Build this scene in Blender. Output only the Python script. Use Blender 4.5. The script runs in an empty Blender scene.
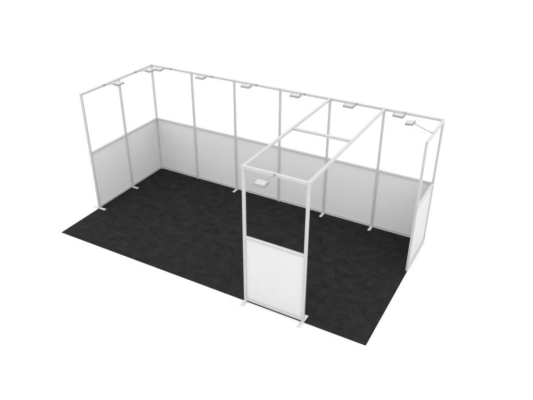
import bpy, bmesh, math
from mathutils import Vector, Matrix

scene = bpy.context.scene
C = scene.collection

# ------------------------------------------------------------------ camera
cam_data = bpy.data.cameras.new("camera")
cam = bpy.data.objects.new("camera", cam_data)
C.objects.link(cam)
cam_data.sensor_width = 36.0
cam_data.lens = 36.0 * 575.48 / 533.0
cam_data.clip_start = 0.05
cam_data.clip_end = 2000.0
cam.location = (7.6896, -9.0401, 5.9961)
cam.rotation_euler = (Matrix.Rotation(math.radians(28.816), 3, 'Z') @ Matrix.Rotation(math.radians(90.0 - 30.379), 3, 'X')
                      @ Matrix.Rotation(math.radians(0.207), 3, 'Z')).to_euler()
scene.camera = cam

# ------------------------------------------------------------------ light: an even, bright white studio
world = bpy.data.worlds.new("World")
scene.world = world
world.use_nodes = True
bg = world.node_tree.nodes["Background"]
bg.inputs["Color"].default_value = (1.0, 1.0, 1.0, 1.0)
bg.inputs["Strength"].default_value = 1.8

scene.view_settings.view_transform = 'Standard'
scene.view_settings.look = 'None'
scene.view_settings.exposure = 0.0
scene.view_settings.gamma = 1.0
scene.view_settings.use_curve_mapping = False
scene.cycles.use_denoising = True
scene.cycles.max_bounces = 8
scene.cycles.diffuse_bounces = 6

# ------------------------------------------------------------------ materials
def new_mat(name):
    m = bpy.data.materials.new(name)
    m.use_nodes = True
    nt = m.node_tree
    return m, nt, nt.nodes["Principled BSDF"]

def mottled(name, col_a, col_b, scale, rough, spec=0.5, metal=0.0, bump=0.0, bump_scale=200.0):
    m, nt, p = new_mat(name)
    tc = nt.nodes.new("ShaderNodeTexCoord")
    n = nt.nodes.new("ShaderNodeTexNoise")
    n.inputs["Scale"].default_value = scale
    n.inputs["Detail"].default_value = 5.0
    r = nt.nodes.new("ShaderNodeValToRGB")
    r.color_ramp.elements[0].position = 0.3
    r.color_ramp.elements[1].position = 0.7
    r.color_ramp.elements[0].color = (*col_a, 1)
    r.color_ramp.elements[1].color = (*col_b, 1)
    nt.links.new(tc.outputs["Object"], n.inputs["Vector"])
    nt.links.new(n.outputs["Fac"], r.inputs["Fac"])
    nt.links.new(r.outputs["Color"], p.inputs["Base Color"])
    p.inputs["Roughness"].default_value = rough
    p.inputs["Specular IOR Level"].default_value = spec
    p.inputs["Metallic"].default_value = metal
    if bump:
        n2 = nt.nodes.new("ShaderNodeTexNoise")
        n2.inputs["Scale"].default_value = bump_scale
        n2.inputs["Detail"].default_value = 3.0
        b = nt.nodes.new("ShaderNodeBump")
        b.inputs["Strength"].default_value = bump
        b.inputs["Distance"].default_value = 0.002
        nt.links.new(tc.outputs["Object"], n2.inputs["Vector"])
        nt.links.new(n2.outputs["Fac"], b.inputs["Height"])
        nt.links.new(b.outputs["Normal"], p.inputs["Normal"])
    return m

def g(v): return (v, v, v)
M_GROUND = mottled("white_floor", g(0.79), g(0.81), 1.5, 0.9, 0.0)
M_PANEL = mottled("white_board", g(0.60), g(0.62), 2.2, 0.55, 0.12, 0.0, 0.05, 120.0)
M_ALU = mottled("white_aluminium", g(0.44), g(0.465), 9.0, 0.42, 0.25)
M_CAP = mottled("pale_plastic", g(0.42), g(0.44), 30.0, 0.5, 0.2)
M_FOOT = mottled("pale_steel", g(0.5), g(0.54), 25.0, 0.4, 0.3)
M_LAMP = mottled("grey_lamp_housing", g(0.24), g(0.27), 30.0, 0.45, 0.3)
M_LAMPBACK = mottled("white_lamp_cover", g(0.39), g(0.42), 30.0, 0.5, 0.3)
M_CLAMP = mottled("grey_clamp", g(0.33), g(0.36), 40.0, 0.4, 0.3)
M_ARM = mottled("grey_lamp_arm", g(0.24), g(0.27), 40.0, 0.35, 0.4)

# translucency added to the white boards so light from behind brightens their inner faces
def let_light_through(m, fac, col):
    nt = m.node_tree
    p = nt.nodes["Principled BSDF"]
    t = nt.nodes.new("ShaderNodeBsdfTranslucent")
    t.inputs["Color"].default_value = (col, col, col, 1)
    mx = nt.nodes.new("ShaderNodeMixShader")
    mx.inputs[0].default_value = fac
    nt.links.new(p.outputs[0], mx.inputs[1])
    nt.links.new(t.outputs[0], mx.inputs[2])
    nt.links.new(mx.outputs[0], nt.nodes["Material Output"].inputs["Surface"])
let_light_through(M_PANEL, 0.22, 0.9)

def glass_mat():
    m, nt, p = new_mat("lamp_glass")
    n = nt.nodes.new("ShaderNodeTexNoise")
    n.inputs["Scale"].default_value = 60.0
    r = nt.nodes.new("ShaderNodeValToRGB")
    r.color_ramp.elements[0].color = (0.55, 0.55, 0.53, 1)
    r.color_ramp.elements[1].color = (0.62, 0.62, 0.60, 1)
    nt.links.new(n.outputs["Fac"], r.inputs["Fac"])
    nt.links.new(r.outputs["Color"], p.inputs["Base Color"])
    p.inputs["Roughness"].default_value = 0.15
    return m
M_GLASS = glass_mat()

def carpet_mat():
    m, nt, p = new_mat("charcoal_carpet")
    tc = nt.nodes.new("ShaderNodeTexCoord")
    mp = nt.nodes.new("ShaderNodeMapping")
    mp.inputs["Scale"].default_value = (1.0, 1.3, 1.0)
    nt.links.new(tc.outputs["Object"], mp.inputs["Vector"])
    big = nt.nodes.new("ShaderNodeTexNoise")       # tramped, uneven pile
    big.inputs["Scale"].default_value = 5.0
    big.inputs["Detail"].default_value = 6.0
    big.inputs["Roughness"].default_value = 0.65
    nt.links.new(mp.outputs["Vector"], big.inputs["Vector"])
    mp2 = nt.nodes.new("ShaderNodeMapping")
    mp2.inputs["Scale"].default_value = (1.0, 1.6, 1.0)
    nt.links.new(tc.outputs["Object"], mp2.inputs["Vector"])
    fine = nt.nodes.new("ShaderNodeTexNoise")      # needle-punched fibres
    fine.inputs["Scale"].default_value = 30.0
    fine.inputs["Detail"].default_value = 6.0
    fine.inputs["Roughness"].default_value = 0.8
    nt.links.new(mp2.outputs["Vector"], fine.inputs["Vector"])
    mix = nt.nodes.new("ShaderNodeMix")
    mix.data_type = 'FLOAT'
    mix.inputs["Factor"].default_value = 0.62
    nt.links.new(big.outputs["Fac"], mix.inputs[2])
    nt.links.new(fine.outputs["Fac"], mix.inputs[3])
    r = nt.nodes.new("ShaderNodeValToRGB")
    r.color_ramp.elements[0].position = 0.34
    r.color_ramp.elements[1].position = 0.66
    r.color_ramp.elements[0].color = (0.0055, 0.0054, 0.0054, 1)
    r.color_ramp.elements[1].color = (0.0290, 0.0285, 0.0280, 1)
    nt.links.new(mix.outputs[0], r.inputs["Fac"])
    nt.links.new(r.outputs["Color"], p.inputs["Base Color"])
    p.inputs["Roughness"].default_value = 1.0
    p.inputs["Specular IOR Level"].default_value = 0.05
    b = nt.nodes.new("ShaderNodeBump")
    b.inputs["Strength"].default_value = 0.5
    b.inputs["Distance"].default_value = 0.004
    nt.links.new(fine.outputs["Fac"], b.inputs["Height"])
    nt.links.new(b.outputs["Normal"], p.inputs["Normal"])
    return m
M_CARPET = carpet_mat()

# ------------------------------------------------------------------ helpers
def link(name, bm, mat, parent=None, loc=None, smooth=False):
    bmesh.ops.recalc_face_normals(bm, faces=bm.faces)
    me = bpy.data.meshes.new(name)
    bm.to_mesh(me)
    bm.free()
    me.materials.append(mat)
    if smooth:
        for f in me.polygons:
            f.use_smooth = len(f.vertices) == 4
    o = bpy.data.objects.new(name, me)
    C.objects.link(o)
    if parent: o.parent = parent
    if loc is not None: o.location = loc
    return o

def box(bm, lo, hi, bevel=0.0):
    r = bmesh.ops.create_cube(bm, size=1.0)
    lo, hi = Vector(lo), Vector(hi)
    for v in r["verts"]:
        v.co = Vector(((v.co.x + .5) * (hi.x - lo.x) + lo.x, (v.co.y + .5) * (hi.y - lo.y) + lo.y, (v.co.z + .5) * (hi.z - lo.z) + lo.z))
    if bevel:
        es = list({e for v in r["verts"] for e in v.link_edges})
        bmesh.ops.bevel(bm, geom=es, offset=bevel, segments=2, affect='EDGES', profile=0.5)

def prism(bm, profile, a, b, u, w):
    """extrude a 2-D profile (along the directions u, w) from point a to point b"""
    a, b, u, w = map(Vector, (a, b, u, w))
    ra = [bm.verts.new(a + u * p + w * q) for p, q in profile]
    rb = [bm.verts.new(b + u * p + w * q) for p, q in profile]
    n = len(profile)
    for i in range(n):
        bm.faces.new((ra[i], ra[(i + 1) % n], rb[(i + 1) % n], rb[i]))
    bm.faces.new(ra)
    bm.faces.new(rb)

def tube(bm, pts, r, seg=10):
    pts = [Vector(p) for p in pts]
    rings = []
    for i, p in enumerate(pts):
        t = (pts[min(i + 1, len(pts) - 1)] - pts[max(i - 1, 0)]).normalized()
        up = Vector((0, 0, 1)) if abs(t.z) < .95 else Vector((0, 1, 0))
        x = t.cross(up).normalized(); y = x.cross(t)
        rings.append([bm.verts.new(p + (x * math.cos(k * math.tau / seg) + y * math.sin(k * math.tau / seg)) * r) for k in range(seg)])
    for A, B in zip(rings, rings[1:]):
        for k in range(seg):
            bm.faces.new((A[k], A[(k + 1) % seg], B[(k + 1) % seg], B[k]))
    bm.faces.new(rings[0]); bm.faces.new(rings[-1])

def slotted(hw, hh, slot=0.003, depth=0.0042, ch=0.003):
    """aluminium extrusion: a chamfered square with a groove along each face"""
    out = []
    def side(cx, cy, dx, dy, nx, ny, half):
        # walk along direction d on the face whose outward normal is n
        pts = [(-half + ch, 0), (-slot, 0), (-slot, -depth), (slot, -depth), (slot, 0), (half - ch, 0)]
        for t, d in pts:
            out.append((cx + dx * t + nx * d, cy + dy * t + ny * d))
    side(0, -hh, 1, 0, 0, -1, hw)
    side(hw, 0, 0, 1, 1, 0, hh)
    side(0, hh, -1, 0, 0, 1, hw)
    side(-hw, 0, 0, -1, -1, 0, hh)
    return out

H = 2.407      # top of the frame
L = 1.237      # top of the infill rail
S = 0.021      # half the width of a post
CZ = 0.006     # carpet thickness
PROF = slotted(S, S)
RAIL = slotted(S - 0.001, S + 0.0015)

# ------------------------------------------------------------------ setting: white floor
bm = bmesh.new()
vs = [bm.verts.new(p) for p in ((-300, -300, 0), (300, -300, 0), (300, 300, 0), (-300, 300, 0))]
bm.faces.new(vs)
o = link("ground", bm, M_GROUND)
o["kind"] = "structure"

# ------------------------------------------------------------------ carpet
bm = bmesh.new()
box(bm, (-0.012, -3.012, 0.0005), (6.012, 0.012, CZ), 0.0012)
o = link("carpet", bm, M_CARPET)
o["label"] = "dark charcoal rectangular carpet lying flat under the white booth frame"
o["category"] = "carpet"

# ------------------------------------------------------------------ the stand frame
stand = bpy.data.objects.new("exhibition_stand", None)
C.objects.link(stand)
stand.location = (3.0, -1.5, 0.0)
stand["label"] = "white aluminium exhibition booth frame with half height panels standing on dark carpet"
stand["category"] = "exhibition stand"
O = Vector(stand.location)

def post(x, y, foot=None):
    loc = Vector((x, y, 0)) - O
    z0 = CZ + (0.009 if foot else 0.016)
    bm = bmesh.new()
    prism(bm, PROF, (0, 0, z0), (0, 0, H - 0.003), (1, 0, 0), (0, 1, 0))
    p = link("post", bm, M_ALU, stand, loc)
    bm = bmesh.new()
    box(bm, (-S - .0015, -S - .0015, H - 0.0029), (S + .0015, S + .0015, H + 0.003), 0.0012)
    link("end_cap", bm, M_CAP, p)
    bm = bmesh.new()
    if foot:
        a = 0.028; l = 0.148
        if foot == 'y':
            box(bm, (-a, -l, CZ + .001), (a, l, CZ + .0088), 0.002)
        else:
            box(bm, (-l, -a, CZ + .001), (l, a, CZ + .0088), 0.002)
        for s in (-1, 1):                              # fixing bolts
            q = (0, s * l * .6) if foot == 'y' else (s * l * .6, 0)
            bmesh.ops.create_cone(bm, cap_ends=True, segments=12, radius1=0.0075, radius2=0.0065, depth=0.004,
                                  matrix=Matrix.Translation((q[0], q[1], CZ + .0108)))
        link("base_foot", bm, M_FOOT, p)
    else:
        bmesh.ops.create_cone(bm, cap_ends=True, segments=20, radius1=0.02, radius2=0.017, depth=0.008,
                              matrix=Matrix.Translation((0, 0, CZ + .0045)))
        bmesh.ops.create_cone(bm, cap_ends=True, segments=12, radius1=0.006, radius2=0.006, depth=0.0075,
                              matrix=Matrix.Translation((0, 0, CZ + .0122)))
        link("levelling_foot", bm, M_FOOT, p)
    return p

def rail(name, a, b, z):
    """a rail whose centre line runs between the faces of the posts at a and b"""
    a = Vector((a[0], a[1], z)); b = Vector((b[0], b[1], z))
    d = (b - a).normalized()
    mid = (a + b) / 2
    half = (b - a).length / 2 - S - 0.0004
    side = Vector((0, 0, 1)).cross(d)
    bm = bmesh.new()
    prism(bm, RAIL, -d * half, d * half, side, (0, 0, 1))
    return link(name, bm, M_ALU, stand, mid - O)

BZ = 0.052     # centre of the bottom rail
def bay(a, b, name="infill_panel"):
    rail("top_rail", a, b, H - S)
    rail("mid_rail", a, b, L - S)
    rail("bottom_rail", a, b, BZ)
    a3 = Vector((a[0], a[1], 0)); b3 = Vector((b[0], b[1], 0))
    mid = (a3 + b3) / 2
    half = (b3 - a3).length / 2 - S + 0.0035
    z0, z1 = BZ + S - 0.002, L - 2 * S + 0.001
    t = 0.0028
    bm = bmesh.new()
    if abs(b3.x - a3.x) > abs(b3.y - a3.y):
        box(bm, (-half, -t, z0), (half, t, z1))
    else:
        box(bm, (-t, -half, z0), (t, half, z1))
    return link(name, bm, M_PANEL, stand, mid - O)

# long back wall, the two-panel end wall, the one-panel end wall
for i in range(7):
    post(i, 0, 'y' if i in (2, 4, 5) else None)
post(0, -1, 'x'); post(0, -2, 'x'); post(6, -1)
for i in range(6):
    bay((i, 0), (i + 1, 0))
bay((0, -1), (0, 0)); bay((0, -2), (0, -1)); bay((6, -1), (6, 0))
# the tower: two posts at the carpet's front edge, a panel between, long beams back to the wall
post(4, -3, 'y'); post(5, -3, 'y')
fp = bay((4, -3), (5, -3))
for x in (4, 5):
    rail("roof_beam", (x, -3), (x, 0), H - S)
rail("cross_beam", (4, -1.5), (5, -1.5), H - S)

# ------------------------------------------------------------------ floodlights on arms
def build_floodlight():
    """at the origin: clamped over a rail that runs along local x, arm reaching along local -y"""
    root = bpy.data.objects.new("floodlight", None)
    C.objects.link(root)
    bm = bmesh.new()                                   # clamp gripping the rail
    box(bm, (-0.014, -S - .005, -0.04), (0.014, -S - .0005, 0.004), 0.001)
    box(bm, (-0.014, -S - .0004, 0.0008), (0.014, S + .002, 0.004), 0.001)
    link("clamp", bm, M_CLAMP, root)
    bm = bmesh.new()
    tube(bm, [(0, -S - .0052, -0.02), (0, -.06, -0.012), (0, -0.31, 0.075), (0, -0.325, 0.079)], 0.0075)
    link("arm", bm, M_ARM, root, smooth=True)
    # head: hinged at the end of the arm, face tipped down and back to the wall
    rot = Matrix.Rotation(math.radians(6), 3, 'X')
    ctr = Vector((0, -0.385, 0.078))
    def place(bm, verts):
        for v in verts: v.co = rot @ v.co + ctr
    bm = bmesh.new()
    hx, hy, hz = 0.092, 0.066, 0.012
    r = 0.012
    prof = []
    for sx, sy, a0 in ((1, 1, 0), (-1, 1, 90), (-1, -1, 180), (1, -1, 270)):
        for k in range(4):
            a = math.radians(a0 + 30 * k)
            prof.append((sx * (hx - r) + r * math.cos(a), sy * (hy - r) + r * math.sin(a)))
    prism(bm, prof, (0, 0, -hz), (0, 0, hz), (1, 0, 0), (0, 1, 0))
    # cooling fins along the short ends
    for s in (-1, 1):
        for k in range(5):
            y = -0.04 + 0.02 * k
            box(bm, (min(s * hx, s * (hx + .006)), y - .003, -0.009), (max(s * hx, s * (hx + .006)), y + .003, 0.009))
    place(bm, bm.verts)
    head = link("lamp_head", bm, M_LAMP, root)
    bm = bmesh.new()
    box(bm, (-hx + .016, -hy + .016, hz + .0004), (hx - .016, hy - .016, hz + .004), 0.0015)
    place(bm, bm.verts)
    link("back_cover", bm, M_LAMPBACK, head)
    bm = bmesh.new()
    box(bm, (-hx + .014, -hy + .014, -hz - .003), (hx - .014, hy - .014, -hz - .0004), 0.0008)
    place(bm, bm.verts)
    link("lens", bm, M_GLASS, head)
    bm = bmesh.new()                                   # yoke between arm and head
    box(bm, (-0.022, hy + .0005, -0.008), (0.022, hy + .012, 0.008), 0.002)
    place(bm, bm.verts)
    link("yoke", bm, M_ARM, head)
    return root

proto = build_floodlight()

def copy_light():
    r = proto.copy(); C.objects.link(r)
    for ch in proto.children:
        c = ch.copy(); C.objects.link(c); c.parent = r
        for sub in ch.children:
            d = sub.copy(); C.objects.link(d); d.parent = c
    return r

lights = [
    (0.50, 0.0, 0, "arm floodlight on the long back wall's top rail, beside the two-panel end wall"),
    (1.50, 0.0, 0, "arm floodlight second along the long back wall, counted from the two-panel end wall"),
    (2.50, 0.0, 0, "arm floodlight third along the long back wall, counted from the two-panel end wall"),
    (3.50, 0.0, 0, "arm floodlight on the long back wall, last bay before the tower's roof beams"),
    (4.50, 0.0, 0, "arm floodlight on the long back wall in the bay between both long roof beams"),
    (5.36, 0.0, 0, "arm floodlight on the long back wall in the end bay beside the one-panel end wall"),
    (0.0, -0.52, 90, "arm floodlight on the two-panel end wall, the one nearer the back corner"),
    (0.0, -1.42, 90, "arm floodlight on the two-panel end wall, the one nearer its free end"),
    (6.0, -0.60, -90, "arm floodlight on the one-panel end wall, its thin arm in full view"),
    (4.50, -3.0, 0, "arm floodlight hung out in front of the tower, over its white panel"),
]
for i, (x, y, rz, lab) in enumerate(lights):
    o = proto if i == 0 else copy_light()
    o.location = (x, y, H)
    o.rotation_euler = (0, 0, math.radians(rz))
    o["label"] = lab
    if y < -2:                                         # this one's arm hangs a little lower
        for ch in o.children:
            if not ch.name.startswith("clamp"):
                ch.rotation_euler.x = math.radians(6.0)
    o["category"] = "floodlight"
    o["group"] = "arm floodlights along the top of the booth frame"
